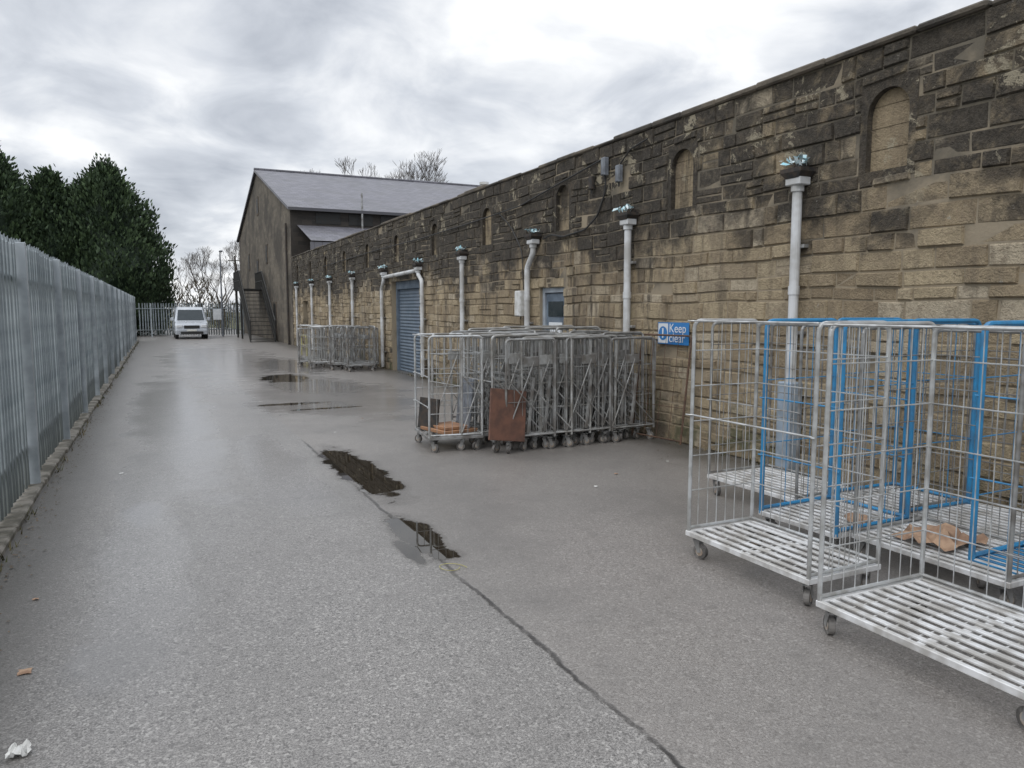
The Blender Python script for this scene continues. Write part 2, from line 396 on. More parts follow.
# ------------------------------------------------------------ palisade fence
def pale_mesh(h):
    mb=MB(); 
    prof=[(-.036,.0),(-.028,-.014),(-.010,-.014),(0,.006),(.010,-.014),(.028,-.014),(.036,0)]
    tops=[-.05,-.01,-.03,0.0,-.03,-.01,-.05]
    th=.003
    n=len(prof)
    for side in (0,1):
        o=th if side else 0
        for k,(py,px) in enumerate(prof): mb.v.append((px+o,py,.0))
        for k,(py,px) in enumerate(prof): mb.v.append((px+o,py,h-.06))
        for k,(py,px) in enumerate(prof): mb.v.append((px+o,py*.7,h+tops[k]))
    for side in (0,1):
        b=side*3*n
        for r in (0,1):
            for k in range(n-1):
                q=(b+r*n+k,b+r*n+k+1,b+(r+1)*n+k+1,b+(r+1)*n+k)
                mb.face(q if side==0 else q[::-1])
    return mb
def fence(name,p0,p1,h,label,maxparts,spacing=.155,bay=2.75,parts=True,zb=.07,prot=.11,first=.05):
    p0=Vector(p0);p1=Vector(p1);d=p1-p0;L=d.length;ang=math.atan2(d.y,d.x)-math.pi/2
    root=empty(name,p0,(0,0,ang),label,'fence')
    pm=pale_mesh(h-zb); me=pm.mesh('pale',M_pal)
    n=int(L/spacing); rest=MB(); cnt=0
    for i in range(n):
        y=i*spacing
        if y+p0.y<5.5 and parts: inpart=False
        else: inpart=cnt<maxparts
        if inpart:
            o=obj('pale',me,root,(.052+random.uniform(-.005,.005),y,zb+random.uniform(-.014,.014)),(random.uniform(-.016,.016),0,random.uniform(-.09,.09))); cnt+=1
        else:
            b=len(rest.v)
            for v in pm.v: rest.v.append((v[0]+.052,v[1]+y,v[2]+zb+random.uniform(-.001,.001)))
            for f in pm.f: rest.face([k+b for k in f])
    if rest.v:
        o=obj('pale_row',rest.mesh('pale_row',M_pal),root); o['kind']='stuff'
    for z in (.42,h-.38):
        r=MB(); r.box(-.010,.035,0,L,z-.022,z+.022,.003); obj('rail',r.mesh('rail',M_pal),root)
    pmz=MB(); pmz.box(-.055,prot,-.035,.035,-.1,h-.04,.004); pme=pmz.mesh('post',M_post)
    y=first
    while y<L:
        obj('post',pme,root,(0.02,y,0)); y+=bay
    return root
fence('palisade_fence',(fx(3),3,0),(fx(46),46,0),2.42,'long weathered grey steel palisade fence on concrete kerb beside wet yard',100)
fence('end_palisade_fence',(5.6,53,0),(-.9,53,0),2.15,'grey palisade fence and gates closing the far end of the yard',44,prot=.06)
# ------------------------------------------------------------ long stone building
WX=6.2; YS=-3.0; YE=37.2; WT=4.17
bld=empty('stone_warehouse',(WX,YS,0),(0,0,0),'long low sooty sandstone warehouse with blocked arched windows and grey downpipes','building')
NY=[4.92,7.9,11.0,14.1,17.2,20.3,23.4,26.5,29.6,32.7,35.8,1.9,-1.1]
NW,NZ0,NZ1=.44,3.04,3.78; NF=.065
openings=[]
for y in NY: openings.append((y-NW/2-NF,y+NW/2+NF,NZ0-.06,NZ1+.07))
D1=(10.93,11.79,0.0,2.12); D2=(18.35,20.85,0.0,2.52); D3=(33.5,34.6,0,2.1)
openings+=[D1,D2,D3]
def sub(r,o):
    a0,a1,b0,b1=r; c0,c1,d0,d1=o
    if c0>=a1 or c1<=a0 or d0>=b1 or d1<=b0: return [r]
    out=[]
    if c0>a0: out.append((a0,c0,b0,b1)); a0=c0
    if c1<a1: out.append((c1,a1,b0,b1)); a1=c1
    if d0>b0: out.append((a0,a1,b0,d0))
    if d1<b1: out.append((a0,a1,d1,b1))
    return out
def subs(r):
    L=[r]
    for o in openings:
        N=[]
        for q in L: N+=sub(q,o)
        L=N
    return L
def warp(y,z):
    k=min(1,z/.3,max(0,(WT-z)/.2))
    return (y+.006*math.sin(z*7+y*2.3), z+k*(.010*math.sin(y*1.7+z*2.1)+.007*math.sin(y*4.1-z*1.3)))
mb=MB(); mb.tone=[]
z=0
while z<WT-.02:
    h=random.choice([.12,.145,.16,.175,.19,.22])
    if z+h>WT-.08: h=WT-z
    y=YS-random.uniform(0,.4)
    while y<YE:
        l=random.choice([random.uniform(.16,.30),random.uniform(.28,.50),random.uniform(.4,.68)])
        y1=min(y+l,YE); y0=max(y,YS)
        if YE-y1<.12: y1=YE
        tn=(random.random(),random.random(),random.random())
        off=random.uniform(-.011,.022)
        split=[(z,z+h)] if (h<.17 or random.random()>.15) else [(z,z+h*.5),(z+h*.5,z+h)]
        if y1-y0>.04:
          for (za,zb_) in split:
            for (a0,a1,b0,b1) in subs((y0,y1,za,zb_)):
                g=random.uniform(.003,.007); c=.013
                if a1-a0<.06 or b1-b0<.045: continue
                n=len(mb.v)
                j=lambda m=.007: random.uniform(-m,m)
                A=[(a0+g,b0+g),(a1-g,b0+g),(a1-g,b1-g),(a0+g,b1-g)]
                B=[(a0+g+c+j(),b0+g+c+j()),(a1-g-c+j(),b0+g+c+j()),(a1-g-c+j(),b1-g-c+j()),(a0+g+c+j(),b1-g-c+j())]
                for p in A: mb.v.append((WX+.014,*warp(*p)))
                for p in B: mb.v.append((WX-off+j(.005),*warp(*p)))
                mb.tone+=[tn]*8
                mb.face((n+7,n+6,n+5,n+4))
                for k in range(4):
                    kk=(k+1)%4
                    mb.face((n+k,n+4+k,n+4+kk,n+kk))
        y=y1 if y1>y else y+l
        if y1>=YE: break
    z+=h
wpart('wall',mb,M_stone,bld)
mb=MB()
for (a0,a1,b0,b1) in subs((YS,YE,0,WT)): mb.quad((WX+.0115,a0,b0),(WX+.0115,a0,b1),(WX+.0115,a1,b1),(WX+.0115,a1,b0))
for (a0,a1,b0,b1) in (D1,D2,D3):
    mb.quad((WX+.01,a0,b0),(WX+.4,a0,b0),(WX+.4,a0,b1),(WX+.01,a0,b1))
    mb.quad((WX+.01,a1,b0),(WX+.01,a1,b1),(WX+.4,a1,b1),(WX+.4,a1,b0))
    mb.quad((WX+.01,a0,b1),(WX+.4,a0,b1),(WX+.4,a1,b1),(WX+.01,a1,b1))
wpart('wall_mortar',mb,M_mortar,bld)
mb=MB(); mb.box(WX+.45,WX+.6,YS,YE,0,WT-.05); mb.box(WX+.02,WX+.6,YS-.02,YS+.0,0,WT)
wpart('inner_wall',mb,M_mortar,bld)
mb=MB(); y=YS
while y<YE:
    l=random.uniform(.4,1.1); y1=min(y+l,YE)
    mb.box(WX-.03+random.uniform(-.018,.018),WX+.62,y+.003,y1-.003,WT+random.uniform(-.006,.0),WT+.06+random.uniform(-.022,.020),.018); y=y1
wpart('coping',mb,M_coping,bld)
mb=MB(); mb.quad((WX+.6,YS,WT-.2),(WX+15,YS,WT-.2),(WX+15,YE,WT-.2),(WX+.6,YE,WT-.2)); 
wpart('roof',mb,M_slate,bld)
def niche(y):
    N=12
    sp=NZ1-NW/2
    inner=[(-NW/2,NZ0),(-NW/2,sp)]+[(-NW/2*math.cos(t),sp+NW/2*math.sin(t)) for t in [math.pi*k/N for k in range(1,N)]]+[(NW/2,sp),(NW/2,NZ0)]
    ox=NW/2+NF+.012; ot=NZ1+.085; ob=NZ0-.075
    outer=[(-ox,ob),(-ox,sp)]
    for k in range(1,N):
        t=math.pi*k/N; cx,sy=-math.cos(t),math.sin(t)
        kx=ox/abs(cx) if abs(cx)>1e-6 else 1e9; ky=(ot-sp)/sy
        m=min(kx,ky); outer.append((cx*m,sp+sy*m))
    outer+=[(ox,sp),(ox,ob)]
    m=MB(); n=len(inner); m.tone=[(.5,.6,.3)]*(4*n)
    for (a,b) in outer: m.v.append((WX+.004,y+a,b))
    for (a,b) in inner: m.v.append((WX+.004,y+a,b))
    for (a,b) in inner: m.v.append((WX+.12,y+a,b))
    for (a,b) in outer: m.v.append((WX+.04,y+a,b))
    for k in range(n):
        j=(k+1)%n
        m.face((k,n+k,n+j,j)); m.face((n+k,2*n+k,2*n+j,n+j)); m.face((k,j,3*n+j,3*n+k))
    win=empty('blocked_window',(0,0,0)); win.parent=bld
    wpart('surround',m,M_stone,win)
    f=MB(); zz0=NZ0
    while zz0<NZ1-.01:
        zz1=min(zz0+random.choice([.15,.18,.2]),NZ1)
        def hwid(z): 
            return NW/2 if z<=sp else math.sqrt(max(0,(NW/2)**2-(z-sp)**2))
        K=5; L_=[];R_=[]
        for k in range(K+1):
            z_=zz0+.004+(zz1-zz0-.008)*k/K; w_=hwid(z_); L_.append((WX+.075,y-w_,z_)); R_.append((WX+.075,y+w_,z_))
        f.poly(L_+R_[::-1]); zz0=zz1
    f.poly([(WX+.082,y+a,b) for a,b in inner][::-1])
    wpart('infill',f,M_infill,win)
    return win
for y in NY: niche(y)
d=empty('personnel_door'); d.parent=bld
a0,a1,b0,b1=D1
m=MB(); m.box(WX+.06,WX+.14,a0,a0+.08,0,b1,.004); m.box(WX+.06,WX+.14,a1-.08,a1,0,b1,.004); m.box(WX+.06,WX+.14,a0+.08,a1-.08,b1-.09,b1,.004); wpart('door_frame',m,M_frame,d)
m=MB(); m.box(WX+.095,WX+.135,a0+.085,a1-.085,.01,b1-.10,.004); m.box(WX+.085,WX+.094,a0+.16,a1-.16,.2,.85,.004); wpart('door_leaf',m,M_door,d)
m=MB(); m.box(WX+.082,WX+.092,a0+.2,a1-.2,1.22,1.52,.002); wpart('notice_plate',m,M_signwhite,d)
m=MB(); m.box(WX+.082,WX+.092,a0+.17,a1-.17,1.62,1.88,.002); wpart('door_glazing',m,M_glass,d)
m=MB(); m.tube((WX+.04,a0+.15,1.02),(WX+.095,a0+.15,1.02),.012); m.tube((WX+.045,a0+.14,1.02),(WX+.045,a0+.26,1.02),.01); wpart('handle',m,M_galv,d)
d=empty('roller_door'); d.parent=bld; a0,a1,b0,b1=D2
m=MB(); m.quad((WX+.22,a0+.05,0),(WX+.22,a0+.05,b1),(WX+.22,a1-.05,b1),(WX+.22,a1-.05,0)); wpart('shutter',m,M_roller,d)
m=MB(); m.box(WX+.14,WX+.24,a0,a0+.09,0,b1,.004); m.box(WX+.14,WX+.24,a1-.09,a1,0,b1,.004); m.box(WX+.14,WX+.24,a0+.09,a1-.09,b1-.22,b1,.004); wpart('guide_frame',m,M_door,d)
m=MB(); a0,a1,b0,b1=D3; m.box(WX+.2,WX+.24,a0,a1,0,b1); wpart('dark_door',m,M_stair,bld)

def drain(y,zt,kind=0,guard=False):
    d=empty('downpipe'); d.parent=bld
    px=WX-.10
    m=MB()
    if kind==0: pts=[(WX+.02,y,zt+.10),(px,y,zt+.08),(px,y,.06)]
    elif kind==1: pts=[(WX+.02,y-.15,zt+.10),(px,y-.15,zt+.08),(px,y-.15,zt-.18),(px,y+.08,zt-.42),(px,y+.08,.06)]
    else: pts=[(WX+.02,y+.1,zt+.10),(px,y+.1,zt+.08),(px,y+.1,zt-.12),(px,y-.18,zt-.3),(px,y-.18,.06)]
    m.path(pts[1:],.05,14,.07); yb=pts[-1][1]
    for z in (.9,1.9):
        if z<zt-.5: m.tube((px,yb,z),(px,yb,z+.09),.058,n=14)
    m.tube((px,pts[1][1],zt-.08),(px,pts[1][1],zt+.04),.066,n=14)
    wpart('pipe',m,M_pipe,d,False)
    for z in (.5,1.5,2.4):
        if z<zt-.5:
            b=MB(); b.box(px+.02,WX+.01,yb-.09,yb+.09,z-.018,z+.018,.004); wpart('bracket',b,M_galv2,d)
    hy=pts[1][1]; h=MB()
    w0,w1=.085,.14
    V0=[(px-w0,hy-w0),(px+w0,hy-w0),(px+w0,hy+w0),(px-w0,hy+w0)]
    V1=[(px-w1+.03,hy-w1),(WX+.01,hy-w1),(WX+.01,hy+w1),(px-w1+.03,hy+w1)]
    c1=MB(); c1.box(px-.08,px+.08,hy-.10,hy+.10,zt-.02,zt+.065,.01); wpart('pipe_collar',c1,M_pipe,d)
    n=len(h.v); h.v+=[(a,b_,zt+.05) for a,b_ in V0]+[(a,b_,zt+.11) for a,b_ in V1]+[(a,b_,zt+.15) for a,b_ in V1]
    for r in (0,4):
        for k in range(4):
            kk=(k+1)%4; h.face((n+r+k,n+r+kk,n+r+4+kk,n+r+4+k))
    h.face((n,n+3,n+2,n+1)); h.face((n+8,n+9,n+10,n+11))
    h.box(px+.0,WX+.01,hy-.05,hy+.05,zt+.145,zt+.21,.01)
    wpart('hopper_head',h,M_iron,d)
    fl=MB()
    for k in range(22):
        c=Vector((px-.05+random.uniform(-.08,.12),hy+random.uniform(-.13,.13),zt+.18+random.uniform(0,.07)))
        a=Vector((random.uniform(-1,1),random.uniform(-1,1),random.uniform(-.5,1)))*.045; b2=Vector((random.uniform(-.6,.6),random.uniform(-1,1),random.uniform(-.2,1)))*.05
        fl.poly([c-a,c+b2,c+a,c-b2*.4])
    wpart('paint_flakes',fl,M_flake,d)
    if guard:
        g=MB(); g.box(px-.085,WX-.02,yb-.10,yb+.10,.0,.98,.01); wpart('pipe_guard',g,M_shroud,d)
for y,zt,k,g in [(5.87,3.04,0,1),(8.94,2.94,0,0),(12.0,2.9,1,0),(15.2,2.82,0,0),(18.05,2.74,2,0),(21.4,2.74,1,0),(25.0,2.74,0,0),(28.5,2.74,0,0),(32,2.74,0,0),(35.6,2.74,0,0),(2.8,3.04,0,0)]:
    drain(y,zt,k,g)
m=MB(); m.path([(WX-.09,18.2,2.72),(WX-.09,21.2,2.66)],.05,10); wpart('cross_pipe',m,M_pipe,bld)
# sign
sg=empty('wall_sign',(WX-.030,7.965,1.43),(0,0,0),'blue and white keep clear sign fixed on the sandstone wall','sign')
m=MB(); m.box(-.006,.0,-.325,.325,-.145,.145,.002); obj('panel',m.mesh('panel',M_signblue),sg)
m=MB(); m.poly([(-.009,.31,-.13),(-.009,.31,.13),(-.009,.10,.13),(-.009,.10,-.13)]); obj('pictogram_panel',m.mesh('pictogram_panel',M_signwhite),sg)
m=MB(); m.poly([(-.012,.205+.092*math.cos(-t),.092*math.sin(-t)) for t in [2*math.pi*k/32 for k in range(32)]]); obj('pictogram_disc',m.mesh('pictogram_disc',M_signblue),sg)
m=MB(); m.poly([(-.015,.205+a,b) for a,b in [(.018,.065),(-.018,.065),(-.011,-.02),(.011,-.02)]]); m.poly([(-.015,.205+.016*math.cos(-t),-.05+.016*math.sin(-t)) for t in [2*math.pi*k/16 for k in range(16)]]); obj('exclamation_mark',m.mesh('exclamation_mark',M_signwhite),sg)
def text(body,size,loc,parent,mat,name='lettering'):
    cu=bpy.data.curves.new('t','FONT'); cu.body=body; cu.size=size; cu.align_x='LEFT'; cu.extrude=.0008; cu.space_character=1.02
    o=bpy.data.objects.new('t',cu); link(o); dg=bpy.context.evaluated_depsgraph_get(); dg.update()
    me=bpy.data.meshes.new_from_object(o.evaluated_get(dg)); bpy.data.objects.remove(o)
    me.materials.clear(); me.materials.append(mat)
    return obj(name,me,parent,loc,(math.pi/2,0,-math.pi/2))
text('Keep',.165,(-.010,.078,.015),sg,M_signwhite); text('clear',.165,(-.010,.078,-.112),sg,M_signwhite)
def wallbox(name,y,z,w,h,d,mat,label,cat):
    e=empty(name,(WX-.022,y,z),(0,0,0),label,cat)
    m=MB(); m.box(-d,0,-w/2,w/2,-h/2,h/2,.008); obj('casing',m.mesh('casing',mat),e)
    m=MB(); m.box(-d-.008,-d,-w/2+.012,w/2-.012,-h/2+.012,h/2-.012,.004); obj('lid',m.mesh('lid',mat),e)
    m=MB(); m.tube((-d/2,0,-h/2-.06),(-d/2,0,-h/2),.012); obj('cable_gland',m.mesh('cable_gland',M_black),e)
wallbox('junction_box',9.62,3.84,.10,.26,.08,M_box,'dark grey electrical box high on sooty wall','electrical box')
wallbox('junction_box',9.25,3.68,.10,.24,.07,M_box,'grey electrical box below wall coping','electrical box')
wallbox('junction_box',10.0,3.66,.10,.20,.06,M_iron,'small black electrical box on sooty wall','electrical box')
wallbox('meter_box',12.35,1.85,.22,.46,.14,M_whitebox,'white wall box beside blue grey door','electrical box')
m=MB(); cx=WX-.038
m.path([(cx,9.62,3.7),(cx,9.65,3.45),(cx,9.85,3.15),(cx,10.2,2.98),(cx,10.9,2.93),(cx,11.3,3.0),(cx,11.6,2.95)],.014,6,.08)
m.path([(cx,9.62,3.98),(cx,10.6,3.86),(cx,12.5,3.62),(cx,15,3.55),(cx,18,3.5),(cx,22,3.5),(cx,30,3.4)],.012,6,.08)
m.path([(cx,9.25,3.82),(cx,9.0,3.98),(cx,8.6,4.04)],.010,6,.05)
m.path([(cx,12.35,2.1),(cx,12.4,2.8),(cx,12.9,3.3),(cx,13.4,3.58)],.010,6,.2)
tag(obj('cable',m.mesh('cable',M_black)),'black electric cables strung along the stone wall','cable')
e=empty('vent_stub',(WX+.3,14.9,WT),(0,0,0),'small pale vent stub standing on wall coping','vent')
m=MB(); m.tube((0,0,0),(0,0,.22),.07,n=10); m.tube((0,0,.2),(0,0,.25),.10,n=10); obj('cowl',m.mesh('cowl',M_whitebox),e)

# ------------------------------------------------------------ roll cages
def panel(w,h,z0,nv,hz,r=.013,wr=.0034,diag=False):
    m=MB(); a=w/2
    m.path([(0,-a,z0-.02),(0,-a,h),(0,a,h),(0,a,z0-.02)],r,8,.06)
    m.tube((0,-a,z0+.02),(0,a,z0+.02),r*.8,n=6)
    for i in range(1,nv+1):
        y=-a+w*i/(nv+1)
        m.tube((wr*1.5,y,z0+.02),(wr*1.5,y,h-.005),wr,n=5,cap=False)
    for z in hz:
        m.tube((-wr,-a,z),(-wr,a,z),wr*1.25,n=5,cap=False)
    if diag:
        m.tube((-.012,-a,z0+.05),(-.012,a,z0+.75),r*.55,n=6); m.tube((-.018,a,z0+.05),(-.018,-a*.1,z0+.95),r*.55,n=6)
        m.box(-.006,.006,-a*.3,a*.3,h-.34,h-.22,.002)
    return m
def castor_mesh():
    m=MB(); m.box(-.045,.045,-.035,.035,.150,.158,.002)
    m.tube((0,0,.135),(0,0,.150),.022,n=10)
    for sx in (-1,1):
        n=len(m.v); x=sx*.021; x2=sx*.025
        pts=[(-.022,.135),(.03,.135),(.045,.05),(.018,.045)]
        for X in (x,x2):
            for a,b in pts: m.v.append((X,a,b))
        m.face((n,n+1,n+2,n+3)); m.face((n+7,n+6,n+5,n+4))
        for k in range(4): m.face((n+k,n+(k+1)%4,n+4+(k+1)%4,n+4+k))
    m.box(-.025,.025,-.022,.03,.131,.136)
    return m
def wheel_mesh():
    m=MB(); m.tube((-.017,.03,.052),(.017,.03,.052),.052,n=18); m.cur=1
    m.tube((-.019,.03,.052),(.019,.03,.052),.030,n=12); return m
ME_cast=castor_mesh().mesh('castor',M_galv2); ME_wheel=wheel_mesh().mesh('wheel',[M_rubber,M_wheelw])
DECKZ=.19
def cage_kit(D,L,H,mat,matdeck,nv=9,nb=8,hs=5,wr=.0034,r=.013,diag=False):
    k={'D':D,'L':L,'H':H}
    hz=[DECKZ+.04+(H-DECKZ)*t for t in [ (i+1)/(hs+1) for i in range(hs)]]
    k['side']=panel(D-.03,H,DECKZ,nb,hz,r,wr,diag).mesh('side_panel',mat)
    k['back']=panel(L-.03,H-.02,DECKZ,nv,hz,r,wr).mesh('back_panel',mat)
    m=MB(); z=DECKZ
    m.box(-D/2,D/2,-L/2,-L/2+.03,z-.035,z,.003);m.box(-D/2,D/2,L/2-.03,L/2,z-.035,z,.003)
    m.box(-D/2,-D/2+.03,-L/2+.03,L/2-.03,z-.035,z,.003);m.box(D/2-.03,D/2,-L/2+.03,L/2-.03,z-.035,z,.003)
    m.box(-D/2+.03,D/2-.03,-.02,.02,z-.035,z-.012)
    ns=int(D/.078)
    for i in range(1,ns):
        x=-D/2+D*i/ns; m.box(x-.017,x+.017,-L/2+.025,L/2-.025,z-.010,z+.002,.002)
    for i in range(1,9):
        y=-L/2+L*i/9; m.tube((-D/2+.02,y,z-.016),(D/2-.02,y,z-.016),.004,n=5,cap=False)
    k['deck']=m.mesh('deck',matdeck)
    m=MB(); m.tube((0,-L/2+.015,0),(0,L/2-.015,0),.0065,n=6)
    for sy in (-1,1): m.path([(0,sy*(L/2-.03),0),(-.02,sy*(L/2-.012),0),(-.02,sy*(L/2+.012),0)],.006,6,.01)
    k['bar']=m.mesh('retaining_bar',mat)
    return k
def cage(k,x,y,rot,label,group,nested=False,bars=(.38,.66,1.0),zs=1):
    D,L,H=k['D'],k['L'],k['H']
    r=empty('roll_cage',(x,y,0),(0,0,rot),label,'roll cage',group)
    r.scale=(1,1,zs)
    if nested: obj('deck',k['deck'],r,(D/2-.02-.16,0,.22+D/2),(0,math.radians(-84),0))
    else: obj('deck',k['deck'],r)
    for sy in (-1,1):
        obj('side_panel',k['side'],r,(random.uniform(-.003,.003),sy*(L/2-.014),0),(random.uniform(-.006,.006)*(3 if nested else 1),random.uniform(-.02,.02) if nested else 0,math.pi/2+(random.uniform(-.10,.10) if nested else random.uniform(-.01,.01))))
    obj('back_panel',k['back'],r,(D/2-.014,0,0),(0,random.uniform(-.006,.006),0))
    for b in bars:
        obj('retaining_bar',k['bar'],r,(-D/2+.012,0,DECKZ+(H-DECKZ)*b),(random.uniform(-.004,.004),0,0))
    for sx in (-1,1):
        for sy in (-1,1):
            c=obj('castor',ME_cast,r,(sx*(D/2-.06),sy*(L/2-.06),0),(0,0,random.uniform(-3,3)))
            obj('wheel',ME_wheel,c)
    return r
gN='large roll cages parked by the wall'; gM='nested roll cages in a row by the wall'; gF='roll cages grouped beside the roller door'
kA=cage_kit(.62,1.10,1.67,M_galv,M_white_slat,11,6)
kB=cage_kit(.84,1.16,1.67,M_galv,M_white_slat,11,8)
kC=cage_kit(.78,1.08,1.62,M_galv2,M_white_slat,11,8)
kD=cage_kit(.80,.72,1.66,M_blue,M_white_slat,2,2,hs=2,r=.018)
kE=cage_kit(.80,1.0,1.66,M_blue,M_blue,3,3,hs=3,r=.020)
LA='galvanised wire roll cage with slatted deck standing empty on wet tarmac'
cage(kA,3.67,3.60,0.01,LA,gN,bars=(.56,1.0))
cage(kB,3.58,2.23,-.01,LA,gN,bars=(1.0,))
cage(kC,5.10,4.98,0.02,'galvanised roll cage standing behind blue cages near the wall',gN,bars=(.5,))
cage(kC,4.75,3.05,.0,'galvanised roll cage holding crumpled cardboard on its deck',gN,bars=())
cage(kC,5.62,3.3,.03,'dull galvanised roll cage pushed against the stone wall',gN,bars=(.6,))
cage(kD,4.62,3.98,0.03,'bright blue steel roll cage frame among galvanised cages',gN,bars=(.3,.6))
cage(kE,4.98,2.40,.02,'bright blue roll cage standing behind galvanised cage',gN,bars=(.35,.7))
cage(kD,5.5,4.1,-.03,'bright blue steel roll cage frame next to wall',gN,bars=(.3,.6))
kM=cage_kit(.70,.80,1.42,M_galv2,M_galv2,7,5,hs=2,wr=.0038,r=.016,diag=True)
kM2=cage_kit(.70,.80,1.42,M_galv3,M_galv2,6,6,hs=3,wr=.0038,r=.016,diag=True)
kM3=cage_kit(.70,.84,1.42,M_galv,M_galv2,7,6,hs=4,wr=.0034,r=.014)
cage(kM3,3.38,8.93,-.12,'galvanised roll cage holding scrap board at the end of a row',gM,bars=(.3,.6,1.0))
cage(kM2,3.68,8.95,.14,'dull galvanised roll cage jammed at the end of a row',gM,bars=(.5,))
x=4.00
for i in range(13):
    cage([kM2,kM,kM,kM2,kM][i%5],x,8.58+random.uniform(-.10,.10),random.uniform(-.10,.10),'grey wire roll cage nested tightly in a row',gM,nested=True,bars=(.55,) if i==0 else (),zs=random.uniform(.965,1.02))
    x+=.142
for i in range(6):
    cage([kM,kM2][i%2],4.2+.26*i,9.62+random.uniform(-.05,.05),random.uniform(-.06,.06),'grey wire roll cage nested in the rear row',gM,nested=True,bars=(),zs=random.uniform(.98,1.05))
rf=empty('cage_side_frame',(5.90,7.95,0),(0,math.radians(7),math.radians(10)),'loose dull cage side frame leaning against the wall','metal frame')
obj('frame_panel',panel(.86,1.42,.06,3,[.5,.95]).mesh('frame_panel',M_rust),rf)
b=MB(); b.box(-.26,.26,-.012,.012,0,.62,.004)
o=obj('brown_board',b.mesh('brown_board',M_board),None,(3.80,8.06,.17),(math.radians(-8),math.radians(8),math.radians(8))); tag(o,'reddish brown board leaning on the nested cages','board')
b=MB(); b.box(-.25,.25,-.3,.3,0,.04,.004); b.box(-.2,.15,-.25,.2,.045,.08,.004)
o=obj('scrap_timber',b.mesh('scrap_timber',M_wood),None,(3.4,8.95,.20),(0,0,.2)); tag(o,'orange brown scrap timber lying on cage deck','timber')
b=MB(); b.box(-.02,.0,-.3,.3,0,.62,.004)
o=obj('grey_board',b.mesh('grey_board',M_box),None,(3.62,9.0,.25),(0,.1,-.1)); tag(o,'dark grey board standing inside roll cage','board')
b=MB(); b.box(-.015,.015,-.2,.2,0,.40,.004)
o=obj('black_board',b.mesh('black_board',M_iron),None,(3.16,9.1,.21),(0,.12,.3)); tag(o,'black board propped inside end roll cage','board')
kF=cage_kit(.7,.8,1.25,M_galv2,M_galv2,5,4,hs=2,wr=.006,r=.018,diag=True)
kF2=cage_kit(.7,.8,1.25,M_galv3,M_galv2,5,4,hs=2,wr=.006,r=.018)
for i,(x,y) in enumerate([(4.45,23.6),(4.55,22.7),(4.95,21.9),(5.3,21.1),(4.9,23.3),(5.35,22.3),(5.5,23.5),(4.6,24.6),(5.65,21.8),(5.2,24.3)]):
    cage([kF,kF2,kF][i%3],x,y,random.uniform(-.2,.2)+ (math.pi/2 if i%3==0 else 0),'galvanised roll cage standing near the roller door',gF,nested=False,bars=(.5,),zs=random.uniform(.93,1.03))
def crumple(name,loc,sx,sy,sz,mat,label,cat,seed,n=9):
    rr=random.Random(seed); m=MB()
    for i in range(n):
        for j in range(n):
            u=i/(n-1)-.5;v=j/(n-1)-.5; rad=1-.35*rr.random()*(abs(u)+abs(v))
            m.v.append((u*sx*rad+rr.uniform(-.06,.06)*sx,v*sy*rad+rr.uniform(-.06,.06)*sy,sz*rr.random()*(1.1-1.4*(u*u+v*v))))
    for i in range(n-1):
        for j in range(n-1):
            a=i*n+j; m.face((a,a+1,a+n+1)); m.face((a,a+n+1,a+n))
    o=obj(name,m.mesh(name,mat),None,loc); tag(o,label,cat)
crumple('cardboard',(4.72,3.2,.2),.5,.45,.10,M_card,'torn brown cardboard lying on roll cage deck','cardboard',1,7)
crumple('cardboard',(4.62,3.75,.2),.22,.2,.06,M_card,'small scrap of brown cardboard on blue cage deck','cardboard',2,5)
crumple('paper_litter',(-.54,3.36,.005),.09,.08,.05,M_paper,'crumpled white paper lying on wet tarmac','litter',3,8)
crumple('leaf_litter',(-.62,4.15,.004),.06,.07,.01,M_card,'brown leaf scrap on wet tarmac','litter',4,4)
m=MB(); P=[]
for k in range(26):
    t=k/25*5.5; P.append((1.76+.10*math.cos(t)*(1-k/60)+.02*k/25,4.58+.10*math.sin(t)+.004*k,.008))
m.path(P,.0022,5); tag(obj('yellow_string',m.mesh('yellow_string',M_yellow)),'loop of yellow plastic strapping on tarmac','string')
for i,(x,y) in enumerate([(2.3,10.6),(3.0,11.8),(-.35,8.9),(4.4,6.6),(5.3,6.9),(-.7,5.2),(3.9,6.2)]):
    crumple('paper_litter',(x,y,.004),.04,.04,.010,[M_paper,M_card][i%2],'tiny scrap of litter on wet tarmac','litter',10+i,4)

# ------------------------------------------------------------ far gabled building
gb=empty('gabled_stone_building',(WX,37.3,0),(0,0,0),'tall gabled stone mill building with grey slate roof','building')
y0,y1,ym,ze,zr,x0,x1=37.3,60,48.8,6.6,10.1,WX,21.5
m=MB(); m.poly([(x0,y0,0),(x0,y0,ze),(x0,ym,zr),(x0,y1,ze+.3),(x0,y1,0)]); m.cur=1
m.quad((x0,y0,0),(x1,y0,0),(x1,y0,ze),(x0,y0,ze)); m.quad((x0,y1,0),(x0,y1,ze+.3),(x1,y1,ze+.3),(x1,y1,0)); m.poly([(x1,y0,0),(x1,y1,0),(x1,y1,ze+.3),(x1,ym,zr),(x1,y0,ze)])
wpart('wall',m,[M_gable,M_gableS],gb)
m=MB()
for (ya,za,yb,zb) in ((y0-.35,ze-.05,ym,zr+.08),(y1+.3,ze+.25,ym,zr+.08)):
    m.quad((x0-.15,ya,za),(x1+.2,ya,za),(x1+.2,yb,zb),(x0-.15,yb,zb)); m.quad((x0-.15,ya,za-.14),(x0-.15,ya,za),(x0-.15,yb,zb),(x0-.15,yb,zb-.14)); m.quad((x0-.15,ya,za-.14),(x1+.2,ya,za-.14),(x1+.2,ya,za),(x0-.15,ya,za))
m.box(x0-.16,x1+.2,ym-.12,ym+.12,zr+.06,zr+.17,.02)
